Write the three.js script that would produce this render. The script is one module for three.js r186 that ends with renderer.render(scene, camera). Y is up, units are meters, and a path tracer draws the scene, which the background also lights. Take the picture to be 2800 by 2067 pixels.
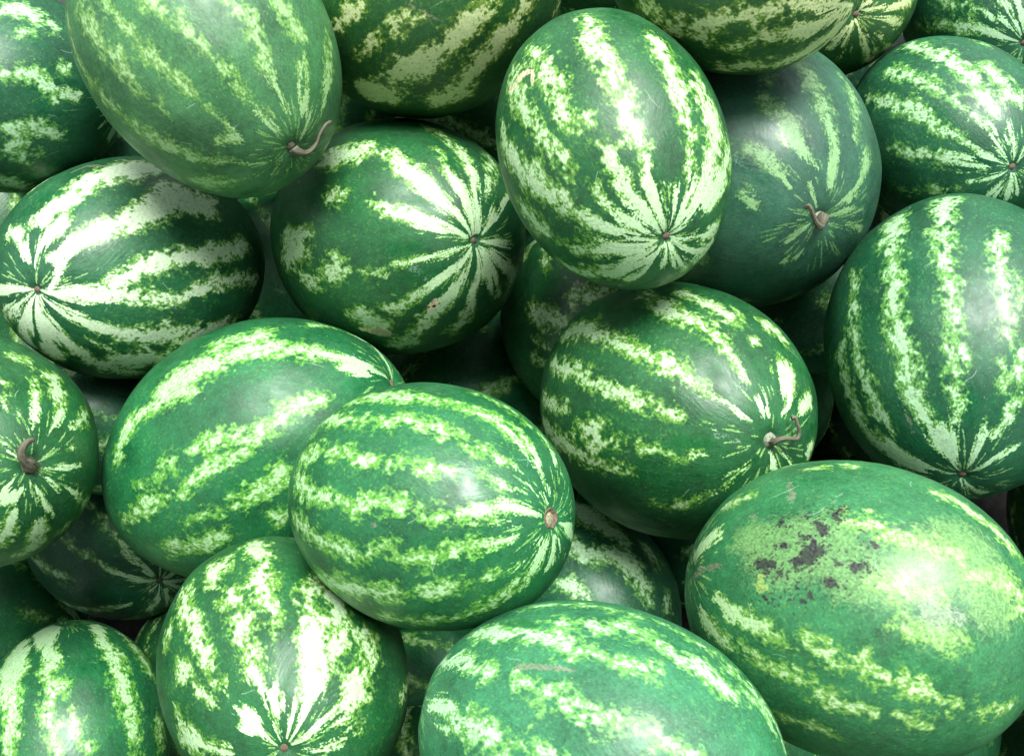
import * as THREE from 'three';

// ---------------------------------------------------------------- camera, sky, sun, exposure
const CAM = { height: 1.70, pitch: 65, fov: 42 };
const scene = new THREE.Scene();
const camera = new THREE.PerspectiveCamera(CAM.fov, 1024 / 755, 0.05, 200);
camera.position.set(0, CAM.height, 0);
camera.rotation.set(-CAM.pitch * Math.PI / 180, 0, 0);

const SUN = new THREE.Vector3(0.12, 0.97, -0.19).normalize();
const SKY_LEVEL = 0.24, SUN_LEVEL = 1.5, EXPOSURE = 5.9;

const AWNING = { half: 1.5, back: 0.05, front: 2.4, high: 2.95, low: 1.95 };     // metres

const renderer = new THREE.WebGLRenderer({ antialias: true });
renderer.toneMapping = THREE.LinearToneMapping;
renderer.toneMappingExposure = EXPOSURE;
renderer.shadowMap.enabled = true;

// ---------------------------------------------------------------- small noise library (seeded)
function rng(seed) { let t = seed >>> 0; return () => { t = (t + 0x6D2B79F5) >>> 0; let r = Math.imul(t ^ (t >>> 15), 1 | t); r ^= r + Math.imul(r ^ (r >>> 7), 61 | r); return ((r ^ (r >>> 14)) >>> 0) / 4294967296; }; }
const LAT = new Float32Array(4096), PERM = new Uint16Array(8192);
{ const r = rng(77); for (let i = 0; i < 4096; i++) LAT[i] = r() * 2 - 1;
  const p = Array.from({ length: 4096 }, (_, i) => i); for (let i = 4095; i > 0; i--) { const j = Math.floor(r() * (i + 1)); [p[i], p[j]] = [p[j], p[i]]; }
  for (let i = 0; i < 8192; i++) PERM[i] = p[i & 4095]; }
function noise3(x, y, z) {                       // value noise, -1..1
  const xf = Math.floor(x), yf = Math.floor(y), zf = Math.floor(z);
  let u = x - xf, v = y - yf, w = z - zf; u = u * u * (3 - 2 * u); v = v * v * (3 - 2 * v); w = w * w * (3 - 2 * w);
  const X = xf & 4095, Y = yf & 4095, Z = zf & 4095, X1 = (X + 1) & 4095, Y1 = (Y + 1) & 4095, Z1 = (Z + 1) & 4095;
  const a = PERM[X], b = PERM[X1], aa = PERM[a + Y], ab = PERM[a + Y1], ba = PERM[b + Y], bb = PERM[b + Y1];
  const l = LAT;
  const x00 = l[PERM[aa + Z]], x10 = l[PERM[ba + Z]], x01 = l[PERM[ab + Z]], x11 = l[PERM[bb + Z]];
  const y00 = l[PERM[aa + Z1]], y10 = l[PERM[ba + Z1]], y01 = l[PERM[ab + Z1]], y11 = l[PERM[bb + Z1]];
  const p0 = x00 + (x10 - x00) * u, p1 = x01 + (x11 - x01) * u, q0 = y00 + (y10 - y00) * u, q1 = y01 + (y11 - y01) * u;
  const p = p0 + (p1 - p0) * v, q = q0 + (q1 - q0) * v;
  return p + (q - p) * w;
}
const fbm = (x, y, z, n) => { let a = 1, s = 0, t = 0; for (let i = 0; i < n; i++) { s += a * noise3(x, y, z); t += a; a *= 0.5; x = x * 2.03 + 11.3; y = y * 2.03 + 5.7; z = z * 2.03 + 3.1; } return s / t; };
const sstep = (a, b, x) => { const t = Math.min(1, Math.max(0, (x - a) / (b - a))); return t * t * (3 - 2 * t); };

// ---------------------------------------------------------------- a bright, hazy overcast sky
{
  const w = 512, h = 256, d = new Float32Array(w * h * 4);
  for (let j = 0; j < h; j++) for (let i = 0; i < w; i++) {
    const el = ((j + 0.5) / h - 0.5) * Math.PI, az = ((i + 0.5) / w) * Math.PI * 2 - Math.PI;
    const y = Math.sin(el), x = Math.cos(el) * Math.cos(az), z = Math.cos(el) * Math.sin(az);
    const dot = x * SUN.x + y * SUN.y + z * SUN.z;
    const up = Math.max(0, y);
    let v = 0.55 + 0.30 * (1 - up) + 0.9 * Math.exp((dot - 1) * 5);
    v *= 1 + 0.22 * fbm(x * 2.2 / (0.25 + up), z * 2.2 / (0.25 + up), 4.2, 4);
    if (y < 0) v = 0.10;
    const k = (j * w + i) * 4, s = v * SKY_LEVEL;
    d[k] = s * 0.90; d[k + 1] = s * 1.0; d[k + 2] = s * 1.02; d[k + 3] = 1;
  }
  const t = new THREE.DataTexture(d, w, h, THREE.RGBAFormat, THREE.FloatType);
  t.mapping = THREE.EquirectangularReflectionMapping; t.magFilter = t.minFilter = THREE.LinearFilter; t.needsUpdate = true;
  scene.background = t; scene.environment = t;
}
const sun = new THREE.DirectionalLight(new THREE.Color(0.98, 1.0, 0.95), SUN_LEVEL);
sun.position.copy(SUN).multiplyScalar(6); sun.castShadow = true; sun.shadow.radius = 56;
sun.shadow.mapSize.set(2048, 2048); Object.assign(sun.shadow.camera, { left: -2, right: 2, top: 2, bottom: -2, near: 0.5, far: 12 });
scene.add(sun, sun.target);

// ---------------------------------------------------------------- ground under the heap
function grainMap(n, f, seed) {                  // a tiling-free grey grain, used for bump and gloss
  const d = new Uint8Array(n * n * 4);
  for (let j = 0; j < n; j++) for (let i = 0; i < n; i++) {
    const a = i / n * Math.PI * 2, b = j / n * Math.PI * 2, R = f / (Math.PI * 2);
    const v = 0.5 + 0.34 * fbm(Math.cos(a) * R + seed, Math.sin(a) * R + Math.cos(b) * R, Math.sin(b) * R, 4);
    const k = (j * n + i) * 4; d[k] = d[k + 1] = d[k + 2] = Math.max(0, Math.min(255, v * 255)); d[k + 3] = 255;
  }
  const t = new THREE.DataTexture(d, n, n); t.wrapS = t.wrapT = THREE.RepeatWrapping; t.magFilter = THREE.LinearFilter; t.needsUpdate = true; return t;
}
{
  const n = 512, d = new Uint8Array(n * n * 4);
  for (let j = 0; j < n; j++) for (let i = 0; i < n; i++) {
    const v = 44 + 12 * fbm(i / 40, j / 40, 1, 4) + 14 * noise3(i / 2.2, j / 2.2, 9), k = (j * n + i) * 4;
    d[k] = v * 1.03; d[k + 1] = v; d[k + 2] = v * 0.93; d[k + 3] = 255;
  }
  const t = new THREE.DataTexture(d, n, n); t.colorSpace = THREE.SRGBColorSpace; t.wrapS = t.wrapT = THREE.MirroredRepeatWrapping; t.repeat.set(6, 6); t.magFilter = THREE.LinearFilter; t.needsUpdate = true;
  const g = new THREE.Mesh(new THREE.PlaneGeometry(12, 12), new THREE.MeshStandardMaterial({ map: t, roughness: 0.9 }));
  g.rotation.x = -Math.PI / 2; g.name = 'ground'; g.receiveShadow = true;
  g.userData = { kind: 'structure', label: 'dark asphalt ground beneath the heap of watermelons', category: 'ground' };
  scene.add(g);
}

// ---------------------------------------------------------------- rind colours (linear albedo): dark ground, mid speckle, pale stripe
const TONES = {
  mid:   { dark: [0.009, 0.077, 0.022], mid: [0.100, 0.250, 0.030], light: [0.400, 0.570, 0.329], lace: 0.55 },
  fresh: { dark: [0.009, 0.098, 0.032], mid: [0.092, 0.275, 0.034], light: [0.350, 0.560, 0.297], lace: 1 },
  blue:  { dark: [0.007, 0.070, 0.029], mid: [0.090, 0.250, 0.046], light: [0.360, 0.560, 0.339], lace: 0.7 },
  blue2: { dark: [0.016, 0.075, 0.039], mid: [0.070, 0.180, 0.050], light: [0.230, 0.390, 0.191], lace: 0.8 },
  dull:  { dark: [0.036, 0.128, 0.047], mid: [0.105, 0.240, 0.052], light: [0.260, 0.430, 0.191], lace: 0.8 },
  pale:  { dark: [0.025, 0.143, 0.062], mid: [0.110, 0.310, 0.066], light: [0.370, 0.600, 0.360], lace: 0.9 },
  cream: { dark: [0.013, 0.072, 0.016], mid: [0.120, 0.215, 0.024], light: [0.500, 0.575, 0.286], lace: 0.25 },
  sunny: { dark: [0.023, 0.135, 0.049], mid: [0.130, 0.305, 0.052], light: [0.410, 0.600, 0.307], lace: 0.9 },
  milky: { dark: [0.009, 0.077, 0.028], mid: [0.120, 0.280, 0.050], light: [0.520, 0.640, 0.445], lace: 0.25 },
  muted: { dark: [0.018, 0.074, 0.043], mid: [0.055, 0.150, 0.045], light: [0.170, 0.310, 0.138], lace: 0.9 },
};
const MARKS = {                                  // colour, strength, how ragged
  pale:   [[0.150, 0.29, 0.095], 0.62, 2.8, 1.8],   deep:  [[0.012, 0.110, 0.030], 0.80, 0.8], greyish: [[0.20, 0.25, 0.18], 0.5, 1.6, 0.5],
  scab:   [[0.021, 0.025, 0.021], 0.95, 1.5, 0.12],  yellow: [[0.32, 0.42, 0.10], 0.5, 1.0],  beige:   [[0.56, 0.46, 0.30], 0.85, 0.5],
  brown:  [[0.19, 0.18, 0.13], 0.55, 0.8],     hole:  [[0.012, 0.007, 0.005], 1.0, 0.15],
};
const toS = (v) => v <= 0.0031308 ? v * 12.92 : 1.055 * Math.pow(v, 1 / 2.4) - 0.055;
const SRGB = new Uint8Array(4097); for (let i = 0; i <= 4096; i++) SRGB[i] = Math.round(toS(i / 4096) * 255);

// direction on the unit sphere at b degrees from the pole and l degrees round it (x = front, y = pole)
function dirOf(b, l) { b *= Math.PI / 180; l *= Math.PI / 180; const s = Math.sin(b); return [s * Math.cos(l), Math.cos(b), s * Math.sin(l)]; }
// writes max(radius - distance), in degrees, of a tapering stroke into field
function stroke(field, W, H, line, reach) {
  const P = []; for (let i = 0; i < line.length; i += 3) P.push([dirOf(line[i], line[i + 1]), line[i], line[i + 1], line[i + 2]]);
  if (P.length === 1) P.push(P[0]);
  for (let k = 0; k + 1 < P.length; k++) {
    const [a, b0, , r0] = P[k], [b, b1, , r1] = P[k + 1], R = Math.max(r0, r1) + reach;
    const ab = [b[0] - a[0], b[1] - a[1], b[2] - a[2]], L2 = ab[0] * ab[0] + ab[1] * ab[1] + ab[2] * ab[2] + 1e-9;
    const j0 = Math.max(0, Math.floor((Math.min(b0, b1) - R) / 180 * H)), j1 = Math.min(H - 1, Math.ceil((Math.max(b0, b1) + R) / 180 * H));
    const ang = Math.atan2(a[2] + b[2], a[0] + b[0]), half = Math.sqrt(L2) / 2 * 57.3 + R;
    for (let j = j0; j <= j1; j++) {
      const be = (j + 0.5) / H * Math.PI, sb = Math.sin(be), cb = Math.cos(be), span = half / Math.max(0.01, sb);
      let i0 = 0, n = W;
      if (span < 170 && Math.min(b0, b1) > 3 && Math.max(b0, b1) < 177) { const m = Math.ceil(span * 1.3 / 360 * W); i0 = Math.round((ang / (2 * Math.PI) + 0.5) * W) - m; n = Math.min(W, 2 * m); }
      for (let q = 0; q < n; q++) {
        const i = ((i0 + q) % W + W) % W, la = ((i + 0.5) / W - 0.5) * 2 * Math.PI, x = sb * Math.cos(la), z = sb * Math.sin(la);
        const px = x - a[0], py = cb - a[1], pz = z - a[2]; let t = (px * ab[0] + py * ab[1] + pz * ab[2]) / L2; t = t < 0 ? 0 : t > 1 ? 1 : t;
        const dx = px - ab[0] * t, dy = py - ab[1] * t, dz = pz - ab[2] * t, v = r0 + (r1 - r0) * t - 57.3 * Math.sqrt(dx * dx + dy * dy + dz * dz);
        const o = j * W + i; if (v > field[o]) field[o] = v;
      }
    }
  }
}
function rindMap(m, seed) {
  const W = m.hidden ? 640 : 1280, H = W / 2, T = TONES[m.tone], rand = rng(seed * 7919 + 13);
  const field = new Float32Array(W * H).fill(-30), cm = m.b * 100 / 57.3;     // degrees to centimetres on the rind
  for (const s of m.stripes) stroke(field, W, H, s.map((v, i) => i % 3 === 2 && s[i - 2] < 16 ? Math.min(v, 57.3 * Math.sin(s[i - 2] / 57.3) * (m.fan ?? 0.125)) : i % 3 === 2 ? v * (m.wide ?? 0.92) : v), 7);
  // the sides that were not laid out by hand get stripes of their own, clear of the ones above
  const known = []; for (const s of m.stripes) for (let i = 0; i < s.length; i += 3) known.push(dirOf(s[i], s[i + 1]));
  const far = (d) => known.every((k) => k[0] * d[0] + k[1] * d[1] + k[2] * d[2] < 0.9);
  const N = 11, turn = rand() * 360;
  for (let k = 0; k < N; k++) {
    const la = turn + (k + (rand() - 0.5) * 0.35) * 360 / N; let run = [], ph = rand() * 9, wide = 2.2 + rand() * 2.6;
    for (let b = 3; b <= 177; b += 6) {
      const l = la + 5 * Math.sin(b * 0.045 + ph), gap = noise3(b * 0.06, k * 7.7, seed) < -0.42;
      if (!gap && far(dirOf(b, l))) run.push(b, l, Math.min(wide, 16 * Math.sin(b * Math.PI / 180)) * (0.75 + 0.45 * noise3(b * 0.11, k * 3.1, seed + 5)));
      else { if (run.length > 3) stroke(field, W, H, run, 7); run = []; }
    }
    if (run.length > 3) stroke(field, W, H, run, 7);
  }
  // fine pale flecks that run out from the stem or blossom end
  const fleck = new Float32Array(W * H).fill(-30);
  for (const end of [0, 1]) for (let k = 0; k < 70; k++) {
    const l = rand() * 360, b = 2.5 + rand() * 17, len = 2 + rand() * 6, q = (v) => end ? 180 - v : v;
    stroke(fleck, W, H, [q(b), l, 0.1, q(b + len * 0.5), l + 1, 0.16 + 0.26 * rand(), q(b + len), l + 2, 0.1], 1.5);
  }
  const marks = [];
  for (const kind of Object.keys(MARKS)) { const list = m.marks?.[kind]?.map((l) => kind === 'scab' ? l.map((v, i) => i % 3 === 2 ? v * 0.8 : v) : l); if (!list) continue; const f = new Float32Array(W * H).fill(-30); for (const s of list) stroke(f, W, H, s, 5); marks.push([f, ...MARKS[kind]]); }
  // scuffs: specks of dust and thin scratches
  const dust = new Float32Array(W * H).fill(-30);
  for (let k = 0; k < 420; k++) { const b = Math.acos(1 - 2 * rand()) * 57.3, l = rand() * 360, r = 0.04 + 0.15 * rand() * rand() * rand() + 0.06; stroke(dust, W, H, [b, l, r], 0.5); }
  for (let k = 0; k < 26; k++) {
    let b = 20 + rand() * 140, l = rand() * 360, h = rand() * 6.3, pts = [], n = 3 + Math.floor(rand() * 4), st = 0.6 + rand() * 1.6;
    for (let i = 0; i < n; i++) { pts.push(b, l, 0.05 + 0.06 * rand()); h += (rand() - 0.5) * 0.8; b += st * Math.cos(h); l += st * Math.sin(h) / Math.sin(b / 57.3); }
    stroke(dust, W, H, pts, 0.5);
  }
  const scuff = new Float32Array(W * H).fill(-30);     // dried splashes and rubbed wax: pale, grainy, with torn outlines
  for (let k = 0; k < 9; k++) { const b = 20 + rand() * 140, l = rand() * 360, t = rand() * 6.3, n = 2 + rand() * 7, w = 0.5 + 1.8 * rand(); stroke(scuff, W, H, [b, l, w, b + n * Math.cos(t), l + n * Math.sin(t) / Math.sin(b / 57.3), w * rand()], 4); }
  const px = new Uint8Array(W * H * 4), S = m.b * 100, o = seed * 17.31;
  for (let j = 0; j < H; j++) {
    const be = (j + 0.5) / H * Math.PI, sb = Math.sin(be), cb = Math.cos(be);
    const ends = Math.max(sstep(0.85, 0.3, be), sstep(0.85, 0.3, Math.PI - be));
    for (let i = 0; i < W; i++) {
      const la = ((i + 0.5) / W - 0.5) * 2 * Math.PI, c = Math.cos(la), s = Math.sin(la), x = sb * c * S + o, y = cb * S, z = sb * s * S;
      const k = j * W + i, sd = field[k] * cm;
      const fine = noise3(x * 7.5, y * 7.5, z * 7.5 + 3), grain = noise3(x * 14, y * 14, z * 14 + 9);
      let L = 0, M = 0;
      const slow = noise3(x * 0.35, y * 0.35, z * 0.35 + 20);
      if (sd > -1.7) {
        let a = noise3(x * 0.85, y * 0.85, z * 0.85), b = noise3(x * 1.7 + 31, y * 1.7, z * 1.7), d = noise3(x * 3.8, y * 3.8 + 17, z * 3.8), e = noise3(x * 2.6 + 8, y * 2.6, z * 2.6 + 70);
        let amp = 1;
        if (ends > 0) {
          const a2 = noise3(c * 3 + o, s * 3, be * 3), b2 = noise3(c * 8 + o, s * 8, be * 4), d2 = noise3(c * 19 + o, s * 19, be * 7), e2 = noise3(c * 13 + o, s * 13 + 5, be * 6);
          a += (a2 - a) * ends; b += (b2 - b) * ends; d += (d2 - d) * ends; e += (e2 - e) * ends; amp = 1 - ends * (1 - Math.min(1, sb * 2.0));
        }
        const body = sd + amp * (-0.10 + 0.44 * a + 0.66 * b + 0.44 * d + 0.20 * fine + 0.07 * grain - 0.70 * sstep(0.15, 0.7, e)), lace = T.lace * (1 - ends), soft = Math.max(0.12, amp) * (1 - 0.62 * ends);
        M = sstep(-0.72 * soft, 0.14 * soft, body + amp * 0.16 * fine); M *= 0.55 + 0.45 * M;
        L = sstep((0.0 + 0.10 * lace) * soft, (0.58 + 0.40 * lace) * soft, body + amp * (0.26 * fine + 0.24 * d + 0.14 * grain)) * (1 - 0.34 * lace * sstep(0.25, -0.35, fine + 0.6 * d));
      }
      const D = 1 + 0.30 * slow + 0.24 * fine + 0.18 * grain + 0.18 * noise3(x * 1.8 + 7, y * 1.8, z * 1.8);
      const sp = 0.30 * sstep(0.42, 0.8, noise3(x * 5.5 + 40, y * 5.5, z * 5.5) + 0.25 * slow);
      M = Math.max(M, sp * (1 - ends));
      if (fleck[k] > -1) { const w = sstep(-0.25, 0.15, fleck[k] + 0.25 * fine); M = Math.max(M, w); L = Math.max(L, 0.55 * w * sstep(-0.2, 0.4, grain)); }
      const vein = 1 - 0.16 * sstep(0.12, 0.0, Math.abs(noise3(x * 3.3, y * 3.3 + 60, z * 3.3)));
      let r = T.dark[0] * D, g = T.dark[1] * D, b_ = T.dark[2] * D;
      const mg = 1 + 0.22 * fine; r += (T.mid[0] * mg - r) * M; g += (T.mid[1] * mg - g) * M; b_ += (T.mid[2] * mg - b_) * M;
      const lg = (1 + 0.10 * fine + 0.08 * slow) * vein; r += (T.light[0] * lg - r) * L; g += (T.light[1] * lg - g) * L; b_ += (T.light[2] * lg - b_) * L;
      r *= vein; g *= vein; b_ *= vein;
      for (const [f, col, amt, rag, blur] of marks) if (f[k] > -5) {
        let e2 = 0; const e = f[k] * cm + rag * (0.10 * grain + 0.16 * noise3(x * 1.6 + 5, y * 1.6, z * 1.6) + 0.2 * noise3(x * 3.7 + 9, y * 3.7, z * 3.7) + 0.12 * fine);
        if (rag === 1.5 && f[k] * cm > -1.4) e2 = sstep(0.26, 0.50, noise3(x * 5.4 + 3, y * 5.4, z * 5.4) + 0.3 * grain + 0.25 * f[k] * cm);
        const w = Math.max(0.8 * e2, amt * sstep(-0.04, blur ?? 0.04 + 0.10 * rag, e)) * (1 + 0.25 * fine), gn = 1 + 0.3 * fine + 0.2 * grain;
        r += (col[0] * gn - r) * w; g += (col[1] * gn - g) * w; b_ += (col[2] * gn - b_) * w;
      }
      if (scuff[k] > -3) {
        const e = scuff[k] * cm + 0.34 * noise3(x * 2.1 + 50, y * 2.1, z * 2.1) + 0.26 * noise3(x * 5 + 50, y * 5, z * 5), w = 0.30 * sstep(0.0, 0.3, e) * sstep(-0.25, 0.35, fine + 0.8 * grain);
        r += (0.30 - r) * w; g += (0.40 - g) * w; b_ += (0.33 - b_) * w;
      }
      if (dust[k] > -0.12) { const w = 0.5 * sstep(-0.1, 0.05, dust[k]); r += (0.42 - r) * w; g += (0.52 - g) * w; b_ += (0.44 - b_) * w; }
      const q = k * 4; px[q] = SRGB[Math.min(4096, Math.max(0, r * 4096 | 0))]; px[q + 1] = SRGB[Math.min(4096, Math.max(0, g * 4096 | 0))]; px[q + 2] = SRGB[Math.min(4096, Math.max(0, b_ * 4096 | 0))]; px[q + 3] = 255;
    }
  }
  const t = new THREE.DataTexture(px, W, H); t.colorSpace = THREE.SRGBColorSpace; t.wrapS = THREE.RepeatWrapping; t.magFilter = THREE.LinearFilter; t.needsUpdate = true;
  return t;
}
const SKIN_BUMP = grainMap(512, 26, 3), SKIN_GLOSS = grainMap(512, 9, 8);
SKIN_BUMP.repeat.set(8, 4); SKIN_GLOSS.repeat.set(4, 2);

// ---------------------------------------------------------------- a watermelon: rind (an ellipsoid with lumps and dimpled ends) and what its ends carry
const V = (a) => new THREE.Vector3(a[0], a[1], a[2]);
function frameOf(m) {
  const axis = V(m.axis).normalize(), pole = V(m.pole).normalize(), front = V(m.front); front.addScaledVector(pole, -front.dot(pole)).normalize();
  const side = new THREE.Vector3().crossVectors(pole, front);
  return { axis, pole, front, side };
}
function surface(m, F, seed, d, out) {            // d: unit sphere direction in the melon's own frame
  const s = new THREE.Vector3().addScaledVector(F.front, d[0]).addScaledVector(F.pole, d[1]).addScaledVector(F.side, d[2]);
  const k = s.dot(F.axis); out.copy(s).multiplyScalar(m.b).addScaledVector(F.axis, (m.a - m.b) * k);
  let lump = 1 + 0.017 * noise3(d[0] * 1.6 + seed * 3.7, d[1] * 1.6, d[2] * 1.6) + 0.0022 * Math.cos(10 * Math.atan2(d[2], d[0]) + 3 * noise3(d[0], d[1], d[2] + seed)) * (1 - d[1] * d[1]) + 0.0030 * noise3(d[0] * 5 + seed, d[1] * 6, d[2] * 6);
  const b = Math.acos(Math.min(1, Math.abs(d[1])));
  lump -= 0.020 * Math.exp(-(b * b) / 0.012) + 0.014 * Math.exp(-(b * b) / 0.0022);
  return out.multiplyScalar(lump);
}
function rindGeometry(m, F, seed) {
  const nu = 128, nv = 80, P = [], N = [], U = [], I = [], p = new THREE.Vector3(), p1 = new THREE.Vector3(), p2 = new THREE.Vector3();
  for (let j = 0; j <= nv; j++) for (let i = 0; i <= nu; i++) {
    const b = j / nv * 180, l = (i / nu - 0.5) * 360, d = dirOf(b, l);
    surface(m, F, seed, d, p); P.push(p.x, p.y, p.z); U.push(i / nu, j / nv);
    const t1 = Math.abs(d[1]) < 0.9 ? [-d[2], 0, d[0]] : [0, -d[2], d[1]]; let q = Math.hypot(...t1); for (let k = 0; k < 3; k++) t1[k] /= q;
    const t2 = [d[1] * t1[2] - d[2] * t1[1], d[2] * t1[0] - d[0] * t1[2], d[0] * t1[1] - d[1] * t1[0]], e = 0.01;
    const off = (t) => { const v = [d[0] + e * t[0], d[1] + e * t[1], d[2] + e * t[2]], n = Math.hypot(...v); return v.map((c) => c / n); };
    surface(m, F, seed, off(t1), p1).sub(p); surface(m, F, seed, off(t2), p2).sub(p); p1.cross(p2).normalize(); if (p1.dot(p) < 0) p1.negate(); N.push(p1.x, p1.y, p1.z);
  }
  for (let j = 0; j < nv; j++) for (let i = 0; i < nu; i++) { const a = j * (nu + 1) + i, b = a + 1, c = a + nu + 1, d = c + 1; if (j > 0) I.push(a, b, c); if (j < nv - 1) I.push(b, d, c); }
  const g = new THREE.BufferGeometry(); g.setAttribute('position', new THREE.Float32BufferAttribute(P, 3)); g.setAttribute('normal', new THREE.Float32BufferAttribute(N, 3)); g.setAttribute('uv', new THREE.Float32BufferAttribute(U, 2)); g.setIndex(I);
  // wind the faces outwards
  const A = V(P.slice(I[600] * 3)), B = V(P.slice(I[601] * 3)), C = V(P.slice(I[602] * 3));
  if (B.clone().sub(A).cross(C.clone().sub(A)).dot(A) < 0) for (let i = 0; i < I.length; i += 3) { const t = I[i + 1]; I[i + 1] = I[i + 2]; I[i + 2] = t; }
  g.setIndex(I); return g;
}
const DRY = grainMap(256, 40, 21); DRY.repeat.set(2, 3);
function dryMap(base, seed) {
  const n = 128, d = new Uint8Array(n * n * 4);
  for (let j = 0; j < n; j++) for (let i = 0; i < n; i++) { const v = 1 + 0.7 * fbm(i / 5 + seed, j / 22, 2, 3) + 0.2 * noise3(i / 2, j / 2, seed), k = (j * n + i) * 4; for (let c = 0; c < 3; c++) d[k + c] = SRGB[Math.min(4096, Math.max(0, base[c] * v * 4096 | 0))]; d[k + 3] = 255; }
  const t = new THREE.DataTexture(d, n, n); t.colorSpace = THREE.SRGBColorSpace; t.wrapS = t.wrapT = THREE.RepeatWrapping; t.magFilter = THREE.LinearFilter; t.needsUpdate = true; return t;
}
const M_STEM = new THREE.MeshStandardMaterial({ map: dryMap([0.100, 0.092, 0.062], 4), bumpMap: DRY, bumpScale: 0.0006, roughness: 0.85 });
const M_KNOB = new THREE.MeshStandardMaterial({ map: dryMap([0.20, 0.22, 0.16], 5), bumpMap: DRY, bumpScale: 0.0006, roughness: 0.8 });
const M_SCAR = new THREE.MeshStandardMaterial({ map: dryMap([0.13, 0.085, 0.06], 7), bumpMap: DRY, bumpScale: 0.0005, roughness: 0.9 });
const M_CORK = new THREE.MeshStandardMaterial({ map: dryMap([0.36, 0.33, 0.20], 9), bumpMap: DRY, bumpScale: 0.0012, roughness: 0.9 });
function tube(points, radii, segs = 48, ring = 14) {
  const curve = new THREE.CatmullRomCurve3(points.map((p) => V(p).multiplyScalar(0.01))), fr = curve.computeFrenetFrames(segs), P = [], U = [], I = [];
  for (let k = 0; k <= segs; k++) {
    const t = k / segs, c = curve.getPointAt(t), x = t * (radii.length - 1), i0 = Math.min(radii.length - 2, Math.floor(x)), r = (radii[i0] + (radii[i0 + 1] - radii[i0]) * (x - i0)) * 0.01;
    for (let i = 0; i <= ring; i++) {
      const a = i / ring * Math.PI * 2, rr = r * (1 + 0.14 * Math.cos(a * 5 + t * 7) + 0.10 * noise3(Math.cos(a) * 2 + t * 9, Math.sin(a) * 2, t * 14));
      const v = c.clone().addScaledVector(fr.normals[k], Math.cos(a) * rr).addScaledVector(fr.binormals[k], Math.sin(a) * rr); P.push(v.x, v.y, v.z); U.push(i / ring, t);
    }
  }
  for (let k = 0; k < segs; k++) for (let i = 0; i < ring; i++) { const a = k * (ring + 1) + i, b = a + 1, c = a + ring + 1, d = c + 1; I.push(a, c, b, b, c, d); }
  for (const k of [0, segs]) { const c = curve.getPointAt(k / segs), n = P.length / 3; P.push(c.x, c.y, c.z); U.push(0.5, k / segs); for (let i = 0; i < ring; i++) { const a = k * (ring + 1) + i; if (k) I.push(a, n, a + 1); else I.push(a, a + 1, n); } }
  const g = new THREE.BufferGeometry(); g.setAttribute('position', new THREE.Float32BufferAttribute(P, 3)); g.setAttribute('uv', new THREE.Float32BufferAttribute(U, 2)); g.setIndex(I); g.computeVertexNormals(); return g;
}
function button(r, h, ring) {                     // the dry scar at an end: a low knob, or a rimmed cork disc
  const pts = ring ? [[0, 0.25], [0.45, 0.28], [0.7, 0.42], [0.82, 0.95], [0.93, 1], [1.05, 0.3], [1.12, -1.2]] : [[0, 1], [0.4, 0.86], [0.75, 0.5], [1, -0.1], [1.08, -1.4]];
  const g = new THREE.LatheGeometry(pts.map(([x, y]) => new THREE.Vector2(Math.max(1e-5, x * r), y * h)), 20), p = g.attributes.position;
  for (let i = 0; i < p.count; i++) { const a = Math.atan2(p.getZ(i), p.getX(i)), k = 1 + 0.16 * noise3(Math.cos(a) * 2 + 3, Math.sin(a) * 2, r * 900); p.setX(i, p.getX(i) * k); p.setZ(i, p.getZ(i) * k); }
  g.computeVertexNormals(); return g;
}
const counts = {};
function numbered(n) { const k = counts[n] = (counts[n] ?? -1) + 1; return k ? n + '_' + String(k).padStart(3, '0') : n; }
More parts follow.
